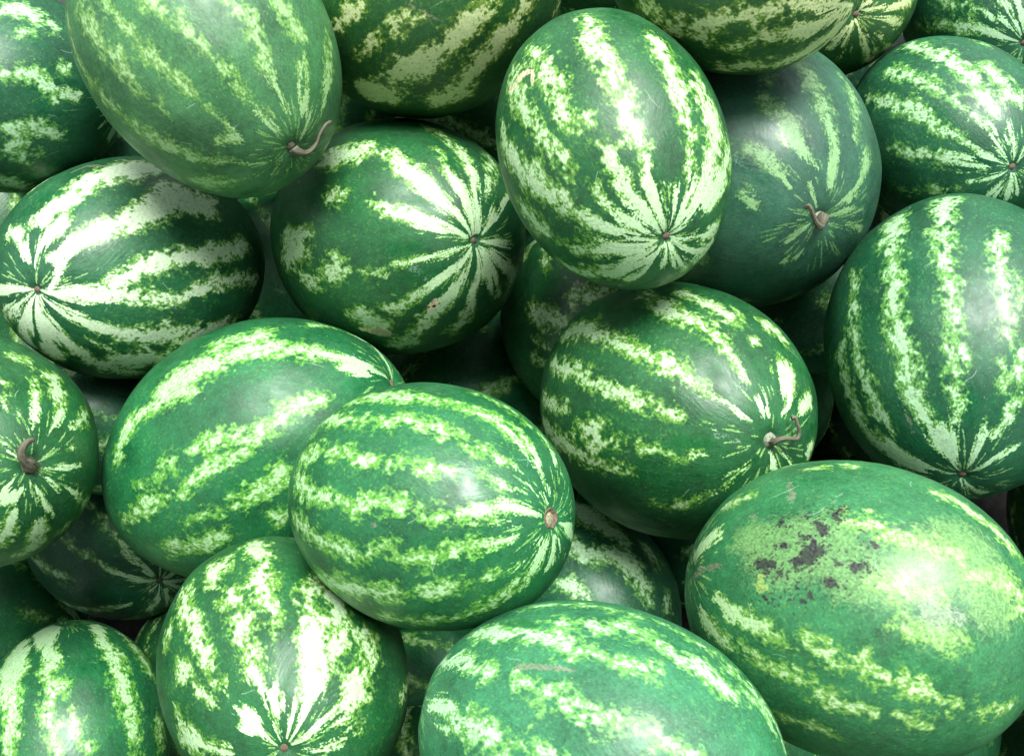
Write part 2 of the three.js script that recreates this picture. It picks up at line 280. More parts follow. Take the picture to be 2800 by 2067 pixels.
function watermelon(m, index) {
  const seed = index + 1, F = frameOf(m), root = new THREE.Group();
  root.name = numbered('watermelon');
  const drop = Math.sqrt(m.b * m.b + (m.a * m.a - m.b * m.b) * F.axis.y * F.axis.y);      // the group stands at the lowest point
  root.position.set(m.at[0], m.at[1] - drop, m.at[2]);
  root.userData = { label: m.label, category: 'watermelon', group: 'watermelons in the heap' };
  const add = (name, geo, mat, label) => { const o = new THREE.Mesh(geo, mat); o.name = name; o.position.y = drop; o.castShadow = o.receiveShadow = true; if (label) o.userData.label = label; root.add(o); return o; };
  const mat = new THREE.MeshPhysicalMaterial({ map: rindMap(m, seed), bumpMap: SKIN_BUMP, bumpScale: 0.00035, roughnessMap: SKIN_GLOSS, roughness: 0.9, specularIntensity: 1, ior: 1.5 });
  const rind = add('rind', rindGeometry(m, F, seed), mat);
  const tip = new THREE.Vector3(), q = new THREE.Quaternion().setFromUnitVectors(new THREE.Vector3(0, 1, 0), F.pole);
  surface(m, F, seed, [0, 1, 0], tip);
  const put = (o, lift) => { o.quaternion.copy(normalTurn); o.position.add(tip).addScaledVector(up, lift); };
  // the surface normal at the end, which leans away from the pole direction on a lopsided melon
  const Q = F.axis.clone().multiplyScalar(tip.dot(F.axis)), up = tip.clone().sub(Q).multiplyScalar(1 / (m.b * m.b)).addScaledVector(Q, 1 / (m.a * m.a)).normalize();
  const normalTurn = new THREE.Quaternion().setFromUnitVectors(new THREE.Vector3(0, 1, 0), up);
  if (m.end === 'blossom') put(add('blossom_scar', button(m.endSize ?? 0.0042, 0.0022), M_SCAR), 0.0004);
  if (m.end === 'cork') { put(add('stem_scar', button(0.0095, 0.0032, true), M_SCAR), 0.0006); put(add('cork_disc', button(0.0068, 0.0022), M_CORK), 0.0008); }
  if (m.end === 'stem') {
    const s = add('stem', tube(m.stem, m.thick), M_STEM);
    const knob = new THREE.Mesh(button(m.knob, m.knob * 0.75), m.paleKnob ? M_KNOB : M_STEM); knob.name = 'stem_knob'; knob.castShadow = knob.receiveShadow = true; s.add(knob);
    knob.quaternion.copy(normalTurn); knob.position.copy(tip).addScaledVector(up, 0.001);
  }
  scene.add(root);
}

// ---------------------------------------------------------------- the heap. stripes: [degrees from the pole, degrees round it, half width in degrees, ...]
const MELONS = [
  { label: 'large dull green watermelon at the top left with a long hooked dry stem', tone: 'dull',
    at: [-0.326, 0.893, -0.767], a: 0.170, b: 0.131, axis: [0.543, -0.280, 0.792], pole: [0.632, 0.044, 0.774], front: [-0.249, 0.957, 0.149], end: 'stem', stem: [[10.3, -0.4, 13.0], [10.4, -0.5, 13.1], [10.8, -1.1, 13.0], [11.5, -1.9, 12.3], [12.2, -1.8, 11.4], [12.7, -1.1, 10.6], [13.2, -0.9, 9.7], [13.5, -1.7, 8.6]], thick: [0.50, 0.40, 0.25, 0.19, 0.17, 0.16, 0.16, 0.22], knob: 0.0055, wide: 0.78,
    stripes: [[112.9,43,1.8,105.2,48,4.2,98.3,56,4.2,87.2,57,3.7,75.3,58,3.1,63.5,61,4,54.2,64,5.5,41.2,65,3.6,28.4,66,1.4,15.5,76,1.1,5.8,70,0.7],[93.7,33,4.7,84.3,34,5.6,75.7,34,5.4,70.6,35,4.1,63.5,39,2.7,59.8,41,1.3],[87.7,19,2.9,83.3,20,2.7,74.5,20,2.6,65.8,22,3,59.7,23,3.3,52.9,23,2.9,46.8,24,2.2,40.5,26,2.2,34.2,28,2,29.1,31,1.8],[74,5,3.9,64.4,1,4.6,55.4,1,3.4,49.3,0,2.7,41,-1,3,33.9,0,3.1,27.1,0,1.7,17.5,1,2.5,11.1,1,1.1],[57.8,-26,4.1,49.8,-29,3.7,41.9,-28,3.7,34.7,-26,3.7,28.1,-26,2.6,18.8,-30,1.9,15.3,-32,0.8],[55.5,-49,6.6,51.2,-54,7,44.7,-59,5.1],[33.2,-60,4.8,26.2,-62,4.3,18.3,-65,2.8,14,-71,1.1],[50.7,-91,3.7,38,-89,3.9,28.6,-91,3,19.7,-98,1.9],[59.5,93,0.7,42.8,91,6.7,33.4,91,4.2,21.1,92,1.4],[32.2,48,2.2,26.2,40,2.8],[54.2,38,1.6,53.2,41,1.2],[4.9,-98,0.4,9.5,-79,0.8,12.8,-73,0.6],[9.1,94,0.4,14.5,107,0.8,21.3,117,0.7]] },
  { label: 'watermelon showing a bright cream starburst end at the left edge of the frame', tone: 'milky',
    at: [-0.477, 0.623, -0.657], a: 0.179, b: 0.139, axis: [-0.437, 0.698, 0.568], pole: [-0.248, 0.744, 0.620], front: [0.662, 0.598, -0.452], end: 'blossom', fan: 0.19, wide: 1.02,
    stripes: [[1.9,-51,1.2,10.8,-55,3.1,23.9,-52,3.8,33.2,-53,3.9,41.2,-54,4.3,52,-57,3.3,65.8,-54,3.4,73.7,-51,5.3,86.1,-49,3.4,101,-54,3.4],[33.6,-43,4.2,39.3,-36,4.4,50.8,-33,5.3,64.3,-34,4.7,75.8,-36,5.6,95.4,-35,5],[3.3,-93,1.3,15.1,-90,4.3,27.2,-87,4.5,37.3,-86,4.2,50.2,-84,6.2,59.5,-79,6.5,68.3,-76,3.4],[67,-85,3.9,72.2,-82,6.2,79.2,-77,5.7,89.5,-77,5.2],[2.9,-105,0.9,22,-124,3.6,31.7,-122,3.7,43.5,-123,5,54.5,-121,5.7,65.7,-118,3.8],[50.4,-110,7.9,57.3,-103,7.9,64.7,-99,5.8],[28.6,-103,1.2,36.2,-104,1.9,42.6,-105,1.4],[3.2,-134,0.9,21.7,-140,4.2,35.9,-149,6.6],[2.7,-158,0.8,22,-168,4,35.1,-170,4.7],[1.9,166,0.7,7.2,170,2.6,22.9,165,3.7,34.3,163,4],[1.4,134,0.8,6.8,131,1.6,15.6,135,2.8,22.3,136,3],[7.4,-41,2.1,13.5,-13,4.2,17.8,-2,3.5],[11.9,48,0.9,16.2,61,2.9,27.3,73,3.7,34.1,80,3.2],[11.2,42,1,20.3,36,2.1,28.8,29,3.8,35.5,29,3],[16.1,16,2.3,22.9,5,4.6,35,1,5.4,44.4,-2,4.8,58.4,-4,7.5,72.4,-1,9.6,83.5,-11,7.1],[33.4,47,5.3,45.7,35,6.8,57.6,32,8.2,69.9,26,10.1,79.7,22,7.6]],
    marks: {brown: [[65,51,0.9,69.7,47,1.5,69.6,36,0.9,79.5,32,0.9]]} },
  { label: 'round watermelon with two small dark holes in its rind below a brown centred starburst', tone: 'mid',
    at: [-0.150, 0.620, -0.705], a: 0.191, b: 0.151, axis: [0.625, 0.636, 0.453], pole: [0.551, 0.689, 0.471], front: [-0.799, 0.598, 0.062], end: 'blossom', fan: 0.19,
    stripes: [[2.5,-36,0.8,14,-41,3.5,26.1,-36,5.7,38.4,-36,5.9,48.1,-38,5,54.2,-38,2.7],[2.8,-59,0.8,13.5,-62,3.2,24.8,-62,4.7,31.6,-60,2.7],[3.5,-82,0.7,15.6,-82,2.2,31.3,-82,3,41.5,-82,4,52.1,-77,3.5,60.4,-73,2.7],[3.8,-101,0.7,21,-97,1.8,37,-103,3.2,51.1,-107,2.7],[4.4,-126,0.6,15.1,-119,3,24.6,-121,2.8,31.1,-123,2.1],[4.1,-3,0.7,14.7,-3,3.1,24.9,-2,4.9,35.2,-4,4.5,42.4,-6,3.5],[63.2,-5,4,58.5,-8,3.5],[73.9,-24,7.3,65,-30,6.7,61.9,-36,4.4],[2.2,59,0.4,13.5,38,1.3,24.5,35,1.8,35.2,35,1.8],[3.4,-166,0.4,11.8,-168,2.1,21.3,-169,1.8],[41.9,-65,1.5,39,-65,1],[40.6,38,2.5,48.1,37,1.8],[3.4,80,0.6,12.6,76,2,21.6,70,3.1,32.2,65,2.8,46.2,65,4.3,48.4,63,2.8],[4.7,88,0.5,15.4,87,2.4,24.1,89,4.3,32.6,86,5.5,41.1,85,4.8,50.4,88,4.2],[3.9,120,0.7,13.5,119,3.1,21.8,112,3.3,31.4,114,3.8,41.3,112,4.9,48.4,111,3.4],[3.6,135,0.5,13.2,138,2.5,24,143,3.4,32.5,144,3.1],[3.5,153,0.4,11.8,165,2.7,23.5,166,4.6,35.9,167,6],[60.3,25,3.9,61.7,32,3.2],[60.8,61,6.7,59.3,68,7],[59.5,90,7,64.5,89,5.3],[83,21,11.1,86.8,25,8],[59.5,30,5.5,63.7,33,4.9],[75.6,38,4.7,77.6,35,4.8],[74.7,14,5.6,82.5,17,4.2]],
    marks: {hole: [[35.5,79,0.6],[33.8,82,0.9],[31.8,84,0.5]], brown: [[62.8,73,2.2,60.7,77,3.1],[15.8,176,0.9,17.2,169,0.9],[18.5,166,0.9,20.1,164,0.7],[31.3,119,0.8],[39.7,133,1.3],[35.3,114,0.8],[17.9,113,0.9,15.6,114,0.5]], beige: [[34.6,81,2.2,31.4,80,1.5],[66.9,68,1.4,62.2,73,3,59.9,76,2.7]]} },
  { label: 'tall upright watermelon at top centre with a bright starburst at its lower right', tone: 'mid',
    at: [0.100, 0.906, -0.621], a: 0.147, b: 0.112, axis: [0.323, -0.103, 0.941], pole: [0.283, 0.361, 0.889], front: [-0.280, 0.917, -0.284], end: 'blossom', fan: 0.19, wide: 1,
    stripes: [[3.3,11,0.6,16.1,2,3.4,25.8,-1,4.1,34.8,-4,4.5,42.6,-2,4.4,50.5,-3,4.4,56.2,-7,4.4],[67.1,-5,6.2,75.3,-5,6.4,85.5,-3,6.3,96.4,-7,4.6,104.3,-9,3.1],[3.9,36,0.6,19,25,4.4,31.7,22,5.1,42,20,3.6,47.6,20,2.2],[6.5,57,0.6,18.4,48,3,30.1,48,3,39.7,42,2.3],[5.4,80,0.8,24.2,64,4.7,38.1,65,5.1,51.1,62,4.5,62.7,63,7.3,73.7,63,7.7,87.2,63,6.4,95.3,60,2.8],[7.1,91,0.8,20.6,86,5.2,34.6,91,4.9,44.6,92,3.4],[59.8,89,5.2,66.2,86,7.3,71.7,85,5.5],[48.7,43,2.8,57.9,41,3.2,67,43,5.2,77.1,41,4.7,90.8,40,5.8,102.4,40,6.9],[56.8,18,3,60,26,4,68,25,4.7,76.9,22,5.6,88.1,21,4.7,105.5,23,4],[2.7,-15,0.5,11.3,-31,1.3,21.1,-29,1.5,27.2,-28,0.7],[2.1,-50,0.7,12,-55,2.7,21.5,-62,4.7,32.2,-68,5.7,40,-66,6.4,48.2,-66,7,55.9,-62,11,58.9,-53,4.3,68.3,-53,5.2],[2.2,-84,0.5,17.4,-76,1.9,31,-86,5.4,42.9,-86,7.3,54.2,-87,6.4],[4.5,-5,0.6,15.3,-6,1.9,24.7,-11,1.2],[26.7,-45,2.8,37.5,-42,2.8,46.7,-41,4,55.9,-38,5.2,64.5,-36,4.4,75.3,-35,6.3,82.1,-36,5.8],[2.1,-117,0.5,18.2,-119,2,33,-118,3.7],[3.1,-140,0.6,13.7,-141,3,30.6,-142,5.9,34.9,-136,3.7],[3.3,-177,0.6,14.7,-169,2.7,26.4,-168,2.1],[2.9,152,0.7,13.3,163,2.8],[4.2,135,0.7,11.4,131,2.8,21.7,138,3.5,29.3,135,3],[6.2,106,0.7,24.8,113,4.2,45.2,117,6.4,59,114,5.4]],
    marks: {beige: [[98.1,36,1.8,96.5,31,1.5,92.5,28,1.1,88.2,30,1],[100.8,43,1.6,97.7,39,1.1]]} },
  { label: 'long watermelon lying aslant behind the central one, its tip a small brown point', tone: 'fresh',
    at: [-0.306, 0.574, -0.427], a: 0.194, b: 0.155, axis: [0.912, 0.279, -0.300], pole: [0.861, 0.409, -0.303], front: [-0.216, 0.832, 0.512], end: 'blossom', endSize: 0.006,
    stripes: [[2.1,-142,1,12.7,-114,1.9,24,-118,1.9,29.2,-101,0.8,37.5,-91,1.8,42.8,-77,2.4],[2,-29,0.9,10.5,-38,2.5,22.4,-41,4.2,32.2,-43,5,40,-45,4.9,51.3,-47,6.2,62.3,-47,6.2,73.4,-45,7.6,83.5,-44,8,89.8,-41,6.8],[79.8,-35,2.6,85.3,-36,4.6,91.8,-37,4,99.2,-37,3.9,106,-36,4.4,112.4,-31,4,116.9,-26,2.7],[55.6,-61,5,61.9,-58,4.8,70.3,-56,4.9,74,-53,2.6],[19.8,-33,3.8,27,-32,3.6],[38.6,-8,2.1,44.5,-10,4,53.3,-8,4.6,59.6,-5,3.2,64.9,-3,3.9,74.7,-9,3.9,81,-9,3.3,86.4,-10,1.7],[66.8,0,3.2,73.2,-1,3.2,82.1,-1,3.2,89,1,3.2,95.5,3,2.6,98.3,3,1.3],[94.6,-9,3.4,100.2,-8,2.7,109.7,-9,1.3],[65,16,3.9,70.5,17,4,79,17,3.4,82.9,18,2],[102.6,0,2.6,109.9,1,4,121.2,2,2.8,129.2,4,1.6],[72.3,18,4.1,80.6,17,3.4],[88.6,18,1.8,93.7,15,1.7,101.2,16,1.4],[73.8,32,4.1,75.3,28,2],[93.5,26,4.6,98.6,27,4.9,106,26,3.7,112.7,23,4.1,120.4,29,1.3]] },
  { label: 'central watermelon with an oval cream scar where its stem broke off', tone: 'fresh',
    at: [-0.078, 0.803, -0.286], a: 0.146, b: 0.115, axis: [0.827, 0.463, 0.318], pole: [0.773, 0.582, 0.253], front: [-0.634, 0.695, 0.339], end: 'cork',
    stripes: [[66.4,-94,2,57.2,-101,3.1,47,-103,2.5,39.7,-114,2.5,29.2,-122,2.5,22.8,-134,2],[107.9,-64,4.2,93.9,-65,5.9,79.5,-67,5.9,69.2,-69,4.2,62.2,-73,2.8],[57.4,-74,3.3,47.8,-79,4.5,40.4,-81,6.3,33.3,-83,6,24.5,-85,3.4,17,-89,1.7,9.9,-96,0.9],[119.5,-43,2.4,122.6,-53,2.6,101.3,-48,6.1,93.6,-46,3.4],[87.7,-47,4.4,78.8,-48,4.5,71,-51,4.9,63.2,-52,4.5,56.5,-52,4.4,52.3,-54,3.5],[48.1,-50,2.1,40.4,-54,2.9,33.8,-57,3,26.2,-59,2.6,23.1,-61,1.3],[19.9,-56,1.7,12.6,-63,2.2,7,-72,1.4],[115.4,-27,5.9,97.6,-29,4.4,84.6,-28,3.8,73.8,-27,3.2,64.3,-27,2.8,55.6,-29,3.2,50,-31,3.2,45.4,-32,1.8],[40.6,-30,1.4,35.3,-35,2.1,28.4,-35,2.2,19.5,-41,1.5],[115.1,-13,6.4,98.6,-8,4.5,85.6,-7,3.8,80.4,-6,3.8],[80.4,-7,3.7,71.9,-9,4,61.7,-11,3.3,55.1,-8,3.3,48.2,-5,4,41.3,-8,4.6,35.6,-12,3.9,26.3,-17,3.3,15.8,-20,2.1,7.3,-20,1.1],[116.4,4,5.1,105.1,8,5,93.9,12,5.9,84.4,13,5,76.8,14,3.2],[69,10,3,64.2,15,3.7,57.3,19,3.7,49.8,16,3.5,43.7,15,3.5,36.4,14,3.5,30.1,15,1.7,23.5,16,1.4,19.6,12,0.7],[107.9,36,6.2,92.8,33,7.3,84,33,4.2,78.8,34,5.6,72,34,5],[61.9,38,3.6,54.9,36,4.3,48.2,35,3.8,44.4,36,1.7],[37.5,39,2.1,31,42,2.1,25,43,1.7,19.1,40,1.5,10.6,42,1.1],[84.7,51,3.4,76.1,55,3.1,63.5,58,3.2,50.2,61,3.3,39.4,63,3.6,31.1,64,4,23.5,69,3.4,17.4,66,2.1,10.4,69,1.1],[21.7,92,2.9,14.4,98,3.4,8.5,100,1.9],[6.9,152,1.9,17.3,154,3.2,28.1,155,1],[8.2,109,0.4,16.3,122,1.1,25.4,130,1]],
    marks: {brown: [[71.8,1,1.1],[58,-7,0.2]]} },
  { label: 'large pale watermelon cut off by the bottom edge with a grey scratch across it', tone: 'pale',
    at: [0.069, 0.831, -0.064], a: 0.160, b: 0.121, axis: [0.830, 0.467, 0.305], pole: [0.966, -0.011, 0.258], front: [-0.097, 0.912, 0.399], wide: 1.2,
    stripes: [[163,-16,2.5,148.6,-17,3,143,-15,4.2,135.4,-14,5.3,128.6,-12,4.7,126.4,-9,2.9],[118.4,-15,2.4,113.5,-15,2.7,108.8,-15,2.1],[126.9,-40,2.3,122.2,-37,2.9,116.8,-34,3.4,110.8,-33,3.4,105.2,-32,2.8,100,-30,3.3,95.1,-30,3.3,90.3,-30,2.7,86.6,-30,1.4],[161.1,-83,2.9,147,-52,3.7,137.7,-45,3.1,135.3,-42,2.2],[142.8,-82,4.2,133.9,-70,4.6,125,-64,4.2,117,-60,4.1,109.4,-56,3.8,104.6,-55,2.2,99.9,-53,1.8,94.3,-52,2.5,89.7,-52,2.9],[117.4,-72,2.3,109.8,-69,3.7,102.5,-69,3.2,95.2,-71,4,88,-68,3.2,83.3,-65,3.5,78.3,-63,3.9],[84.1,-28,1.9,79.5,-28,1.9,74.6,-27,1.6],[122.4,-93,2.8,111.7,-90,2.1,99.1,-86,2.8,89.4,-82,2.5],[154.7,-1,1.2,147.8,-5,1.8],[77.9,-63,3,73.7,-63,4.6,69,-60,4.5,64.5,-57,4,59.6,-58,2.6],[83.8,-28,1.1,79,-27,1.1],[83.8,-83,2.1,73.4,-80,2.1,63.2,-78,1.7,51.8,-73,2.1,41.9,-69,2.8,33.2,-63,2.8],[54.9,-63,1.1,46.3,-67,2.8,41.6,-60,2.1]],
    marks: {brown: [[126.1,-46,1.1,119.3,-46,1.3,113.4,-46,0.9,109.2,-46,0.4]], deep: [[133.7,-80,1.7,127.7,-75,2.8,122.1,-70,1.3],[129.3,-62,1.9,126.1,-65,1.4],[119,-48,0.3,115.2,-50,0.5,112.5,-52,0.2]]} },
  { label: 'largest watermelon, at the lower right, with dark grey scabs on a sunbleached patch', tone: 'sunny',
    at: [0.299, 0.826, -0.185], a: 0.160, b: 0.129, axis: [0.521, 0.771, 0.367], pole: [0.972, -0.000, 0.236], front: [-0.097, 0.911, 0.401],
    stripes: [[154,13,3.7,144.8,13,4.2,136.5,13,3.9,129.6,12,3.7],[120.4,10,4.2,113.8,11,4.1,108,12,3.4,104.7,8,3.4,101,12,3.9,95.4,12,4.6,90.5,13,3.5,83.9,14,2.9,78.2,16,3,74,16,3.2],[136.3,30,3.2,129,30,3.5,122.5,27,3.1,116.7,25,2],[111.6,28,2.1,107,27,3.1,101.7,28,3.2,96.7,26,2.4],[88.6,25,2.7,84.1,26,2.8,80.9,27,1.8],[115.1,49,2.3,109.7,46,2.7,102.3,44,2.1],[104.9,-19,3.3,99.4,-18,4.4,92.5,-18,3.8,86.9,-18,2.7],[93.5,-6,3.2,86.4,-6,4.2,78.8,-5,3.2],[76.7,-28,3.6,69,-30,4.1,62.2,-29,5.9,58.4,-26,4.6],[113,-42,3.5,106.2,-40,4.1,97.1,-36,4,87.7,-34,4,80.1,-34,3.4],[81.7,-64,2.1,73.5,-63,3.5,68.3,-60,4.2,60.5,-56,4.2,51.7,-52,3.5],[174.7,-71,4.2,165.7,-58,4.9,157.9,-54,3.5],[160.3,-104,0.7,152.3,-92,3.5,143,-74,3.5],[65.2,18,2.2,58.9,18,2.7,52.8,16,2.2],[158.3,44,3.2,152.5,41,4.4,145.4,37,3.4]],
    marks: {scab: [[124.2,-44,1.8],[116.3,-43,2.5,114.2,-46,1.6],[121.7,-40,2.2,120,-36,1.6],[126.5,-34,1.9,125,-33,1.6],[123.5,-30,2.3,121.5,-28,2.8,125.3,-24,3.9,127.6,-21,2.5],[138.9,-19,3.3,135.5,-20,2.4],[132.9,-16,2.1],[110.1,-23,3.3],[115.6,-23,1.3],[117.3,-15,2],[126.2,-11,1.6],[105.6,-32,0.9],[108.8,-33,0.7],[122.6,-10,1.1],[124.5,-6,0.9],[136.5,-3,1.2],[132.7,-30,1.9],[132.8,-42,2.2]], yellow: [[139.4,-12,1.3,138.2,-7,1.8]], brown: [[175.7,58,1.7,166.8,-10,1.6,156.2,-18,1.1],[127.4,-69,0.5,128.2,-59,0.8,129,-54,0.7],[144.3,-54,0.6,139.5,-48,0.7,136.6,-46,0.4]], greyish: [[88.3,-13,4.8,81.5,-13,3.2],[86.9,-9,2.9],[99.1,-40,1.6,96.6,-42,1]], pale: [[144.7,-36,10.6,133.1,-26,16.3,120.6,-31,15.8,110.8,-19,12.5,97.4,-22,14,77.1,-36,17.3,69.3,-22,13.2],[95.9,-7,6.4,84.2,-7,8.5]]} },
  { label: 'dark watermelon at the right edge with three wide vertical pale stripes', tone: 'blue',
    at: [0.485, 0.743, -0.490], a: 0.174, b: 0.137, axis: [-0.149, 0.035, 0.988], pole: [-0.230, 0.201, 0.952], front: [0.166, 0.972, -0.165], end: 'blossom',
    stripes: [[95.5,75,2.8,83.7,74,2.3,74.8,77,4.3,67.1,78,3,62,81,2,54.1,81,3.8,46.5,84,3.8,39.2,86,3.7,32,88,1.9],[69.4,88,2.5,66,94,3.7,56.1,97,4.1,50.7,102,4.2,43.6,105,4.1,36.2,107,5.2,27.6,106,5.9,18.4,105,5,10.7,100,3.2,2.7,100,1.1],[96.7,54,4.3,86.5,54,3.1,77.2,55,5.2,69.8,56,4.3,64.1,57,4.9,57.7,55,5.3,51.6,54,4.7,45.4,58,4.1,38.9,59,5.5,31.3,55,4.1,26.2,51,4.1,18.9,48,5.4,9.2,49,2.8,2.2,46,0.8],[90.3,33,3.8,81.2,33,3.7,73,32,3,65.4,31,3.6,58.2,31,3,52.2,31,3.6,46.8,32,3.6,40,31,3,34.3,30,3,28.3,34,1.2],[91.1,14,4.2,80.4,12,3.3,72.1,10,3.2,64.9,9,3.8,60.2,7,3.2],[49,9,1.5,43.7,7,1.5,39.5,4,0.9],[55,0,3.3,47.2,-1,3.2,38.8,-5,3.3,30.4,-4,2.7,23.8,-1,2.1],[4.4,13,0.4,15.2,10,1,23.4,9,1.3,29.3,9,0.8],[2.8,-11,0.8,14.9,-23,1.1,23.4,-30,1.3],[77.6,4,2.7,68.8,3,2],[2.4,-152,0.7,8.9,-126,1.7,17.3,-122,1.7],[2.5,-166,0.5,9.6,-147,0.9,15.8,-146,0.8],[116.8,57,6.5,101.7,55,5.9,94.8,55,4.5],[120.6,31,6.5,106.8,34,4.9,94.5,33,4.5,84.8,33,3.7],[94.7,12,4,85,13,3.2]],
    marks: {brown: [[35.1,68,0.7,30.7,70,0.7,27.8,73,0.6],[24.1,62,0.5]]} },
  { label: 'dark bluish watermelon with a curled stem right of the tall upright one', tone: 'muted',
    at: [0.260, 0.710, -0.745], a: 0.207, b: 0.168, axis: [0.310, 0.594, 0.743], pole: [0.326, 0.575, 0.751], front: [-0.501, 0.778, -0.379], end: 'stem', stem: [[6.8, 12.0, 15.4], [6.6, 12.5, 15.8], [6.3, 12.4, 16.6], [5.6, 13.3, 16.8], [5.0, 14.3, 16.5], [4.6, 15.0, 16.1], [4.4, 15.1, 15.9], [4.2, 14.7, 15.9]], thick: [0.72, 0.55, 0.38, 0.27, 0.24, 0.22, 0.21, 0.22], knob: 0.0085, paleKnob: true, wide: 0.85,
    stripes: [[56.1,-40,5.4,50.2,-41,4.8,43.4,-41,5.2,37.3,-44,4.2,31.9,-45,3.2,25.6,-47,1.9,17,-46,1.8,12.5,-47,0.7],[60.4,-67,3.2,51.1,-68,3.8,41.2,-67,2.5,32.2,-67,1.5],[47.1,-11,3.3,39.3,-16,4.5,33.3,-14,5.6,28,-17,3.1,22.7,-21,1.9,19.1,-22,1],[38.1,14,2.8,32.7,13,3.4,28.1,14,2.2,22.1,13,1.7,17.3,16,1.1],[31.3,-85,4,25.3,-89,2.9,19.6,-91,1.9,12.3,-90,1.7,8.1,-87,0.6],[31,38,2.2,26.6,43,2.2],[53.6,-20,2.2,52.5,-18,1.6],[4.2,-112,0.4,11.3,-114,0.9,21.6,-120,0.7],[13.2,-139,0.9,19.8,-141,2.2,26.6,-142,1.5],[4.1,79,0.6,9.4,85,1.4,13.9,94,0.9],[13.6,127,1.7,19.7,117,2.6],[4.9,-8,0.3,10.8,-8,0.6,14.5,-9,0.4]],
    marks: {beige: [[31.7,-6,0.7,30.4,-6,0.6]]} },
  { label: 'watermelon with diagonal stripes meeting in a star at the upper right edge', tone: 'blue',
    at: [0.536, 0.723, -0.787], a: 0.144, b: 0.113, axis: [0.234, 0.461, 0.856], pole: [0.134, 0.625, 0.769], front: [-0.263, 0.771, -0.580], end: 'blossom',
    stripes: [[3.1,40,0.5,14.3,28,1.9,26,22,2.6,35.6,24,3.1,44.7,27,3.1,53.6,27,3.1,64,27,4.4,74.1,30,4.8,87.8,33,4.9],[3.7,53,0.7,17.6,52,2.1,32.3,48,3.4,44,48,3.4,56,46,5.2,63,44,5.4,75.5,49,4.7,89.1,50,3.8],[4.1,75,0.7,15.2,80,2.3,27.9,71,4.5,39.8,72,4.5,51.5,72,4.6,62.1,75,3.7],[3.7,0,0.6,15.1,-5,2.8,22,-4,1.8],[30.5,5,2.7,33.1,4,3.7,40.5,7,5.7,47.8,9,5.5,56.2,4,7.3,65.1,8,5.8,75.1,7,7.1,86.5,10,5.6,98.7,11,6.8],[49.3,-13,7.3,55,-11,6.4],[36.8,-23,5.6,40.3,-12,6.6],[3.4,108,0.6,13.1,101,2,23.8,99,1.5],[29.1,103,2.1,40.6,102,2.1,53.2,104,1.8,63.6,100,2],[3.2,134,0.6,11.7,139,2.7,17.3,141,2.3],[3.8,165,0.5,12.7,171,1.6,19.5,174,1.4],[4.1,-173,0.5,18.3,-168,1.1],[3.3,-55,0.6,11.3,-39,2.1]],
    marks: {brown: [[66.6,42,1.3]]} },
  { label: 'watermelon lying sideways along the top edge with a bleached white right end', tone: 'cream',
    at: [0.222, 0.981, -0.806], a: 0.140, b: 0.114, axis: [0.675, 0.304, 0.672], pole: [0.729, 0.246, 0.639], front: [-0.413, 0.902, 0.124], end: 'blossom', fan: 0.19, wide: 1.05,
    stripes: [[7.3,155,1.7,15.5,56,3.4,31.4,50,4,45.1,54,4.8,57.9,58,4.8,67.4,63,5.7,74.2,70,4.7,81.4,69,4.8,88.7,73,3.9],[8.8,150,3.7,17.7,88,4.3,29.8,78,3.9,40.6,73,3.5,50.8,75,3.6,59.1,80,4.5,67.9,79,3.5],[12.8,163,1,19.2,129,5.5,28.7,116,5.5,39,109,4.6,47.6,106,4.6,56.4,100,5.5,68.4,102,4.6],[21.1,163,1.9,26.2,136,1.8,37.7,131,3.1,46.1,130,2.2],[4.8,116,5.5,10.8,84,4.3,21.9,69,1.3],[100.2,63,4.7,87.6,72,5.9,82.1,71,4.1]] },
  { label: 'watermelon half hidden behind the sideways one, only its star end showing', tone: 'cream',
    at: [0.386, 0.762, -1.015], a: 0.158, b: 0.124, axis: [0.283, 0.331, 0.900], pole: [0.083, 0.470, 0.879], front: [-0.109, 0.881, -0.461], end: 'blossom', fan: 0.19,
    stripes: [[1.3,-80,0.5,19.4,-106,2.6,33.5,-112,2.2],[1.7,-128,0.5,21.9,-134,2,48.8,-134,2.3],[2.7,175,0.5,21.8,-157,1.8,39.4,-154,4.2],[3.9,150,0.8,16.3,164,2.9,30.9,173,2.2],[3,-41,0.5,17.8,-86,2.4,37.7,-92,4.2],[1.9,-37,0.6,6.2,-36,1.4,9.5,-50,1.8],[6.1,145,0.6,21.6,150,2.1],[2.2,-152,0.4,21.2,-146,0.8,34.7,-144,1.1]] },
  { label: 'bluish striped watermelon in the top right corner of the frame', tone: 'blue',
    at: [0.648, 0.716, -1.010], a: 0.150, b: 0.116, axis: [0.170, 0.220, 0.961], pole: [-0.197, 0.478, 0.856], front: [0.258, 0.868, -0.425], end: 'blossom',
    stripes: [[4.3,95,0.7,18.3,93,3.1,31.6,98,3.6,45.4,105,2.8,62.9,113,1.9],[5.3,64,0.7,19,68,2.6,30,76,3,41.3,83,2.6,55.1,92,1.3],[5.4,47,0.7,15.2,48,2.1,23.3,51,2.9,28,56,2.5],[7,38,0.5,17.4,33,1.3,24,35,1.3],[4.8,120,0.8,14.2,113,0.9],[29.5,86,1.3,36.6,87,1.8]] },
  { label: 'sliver of pale teal watermelon wedged between two star ends at upper right', tone: 'blue2',
    at: [0.628, 0.490, -1.027], a: 0.138, b: 0.111, axis: [0.156, 0.518, 0.841], pole: [0.833, -0.140, 0.535], front: [-0.083, 0.925, 0.371], hidden: true,
    stripes: [] },
  { label: 'yellowish watermelon with broad cream blotches at the top left of centre', tone: 'cream',
    at: [-0.096, 0.840, -0.896], a: 0.169, b: 0.135, axis: [0.739, 0.666, 0.103], pole: [0.832, 0.321, -0.452], front: [-0.083, 0.879, 0.470],
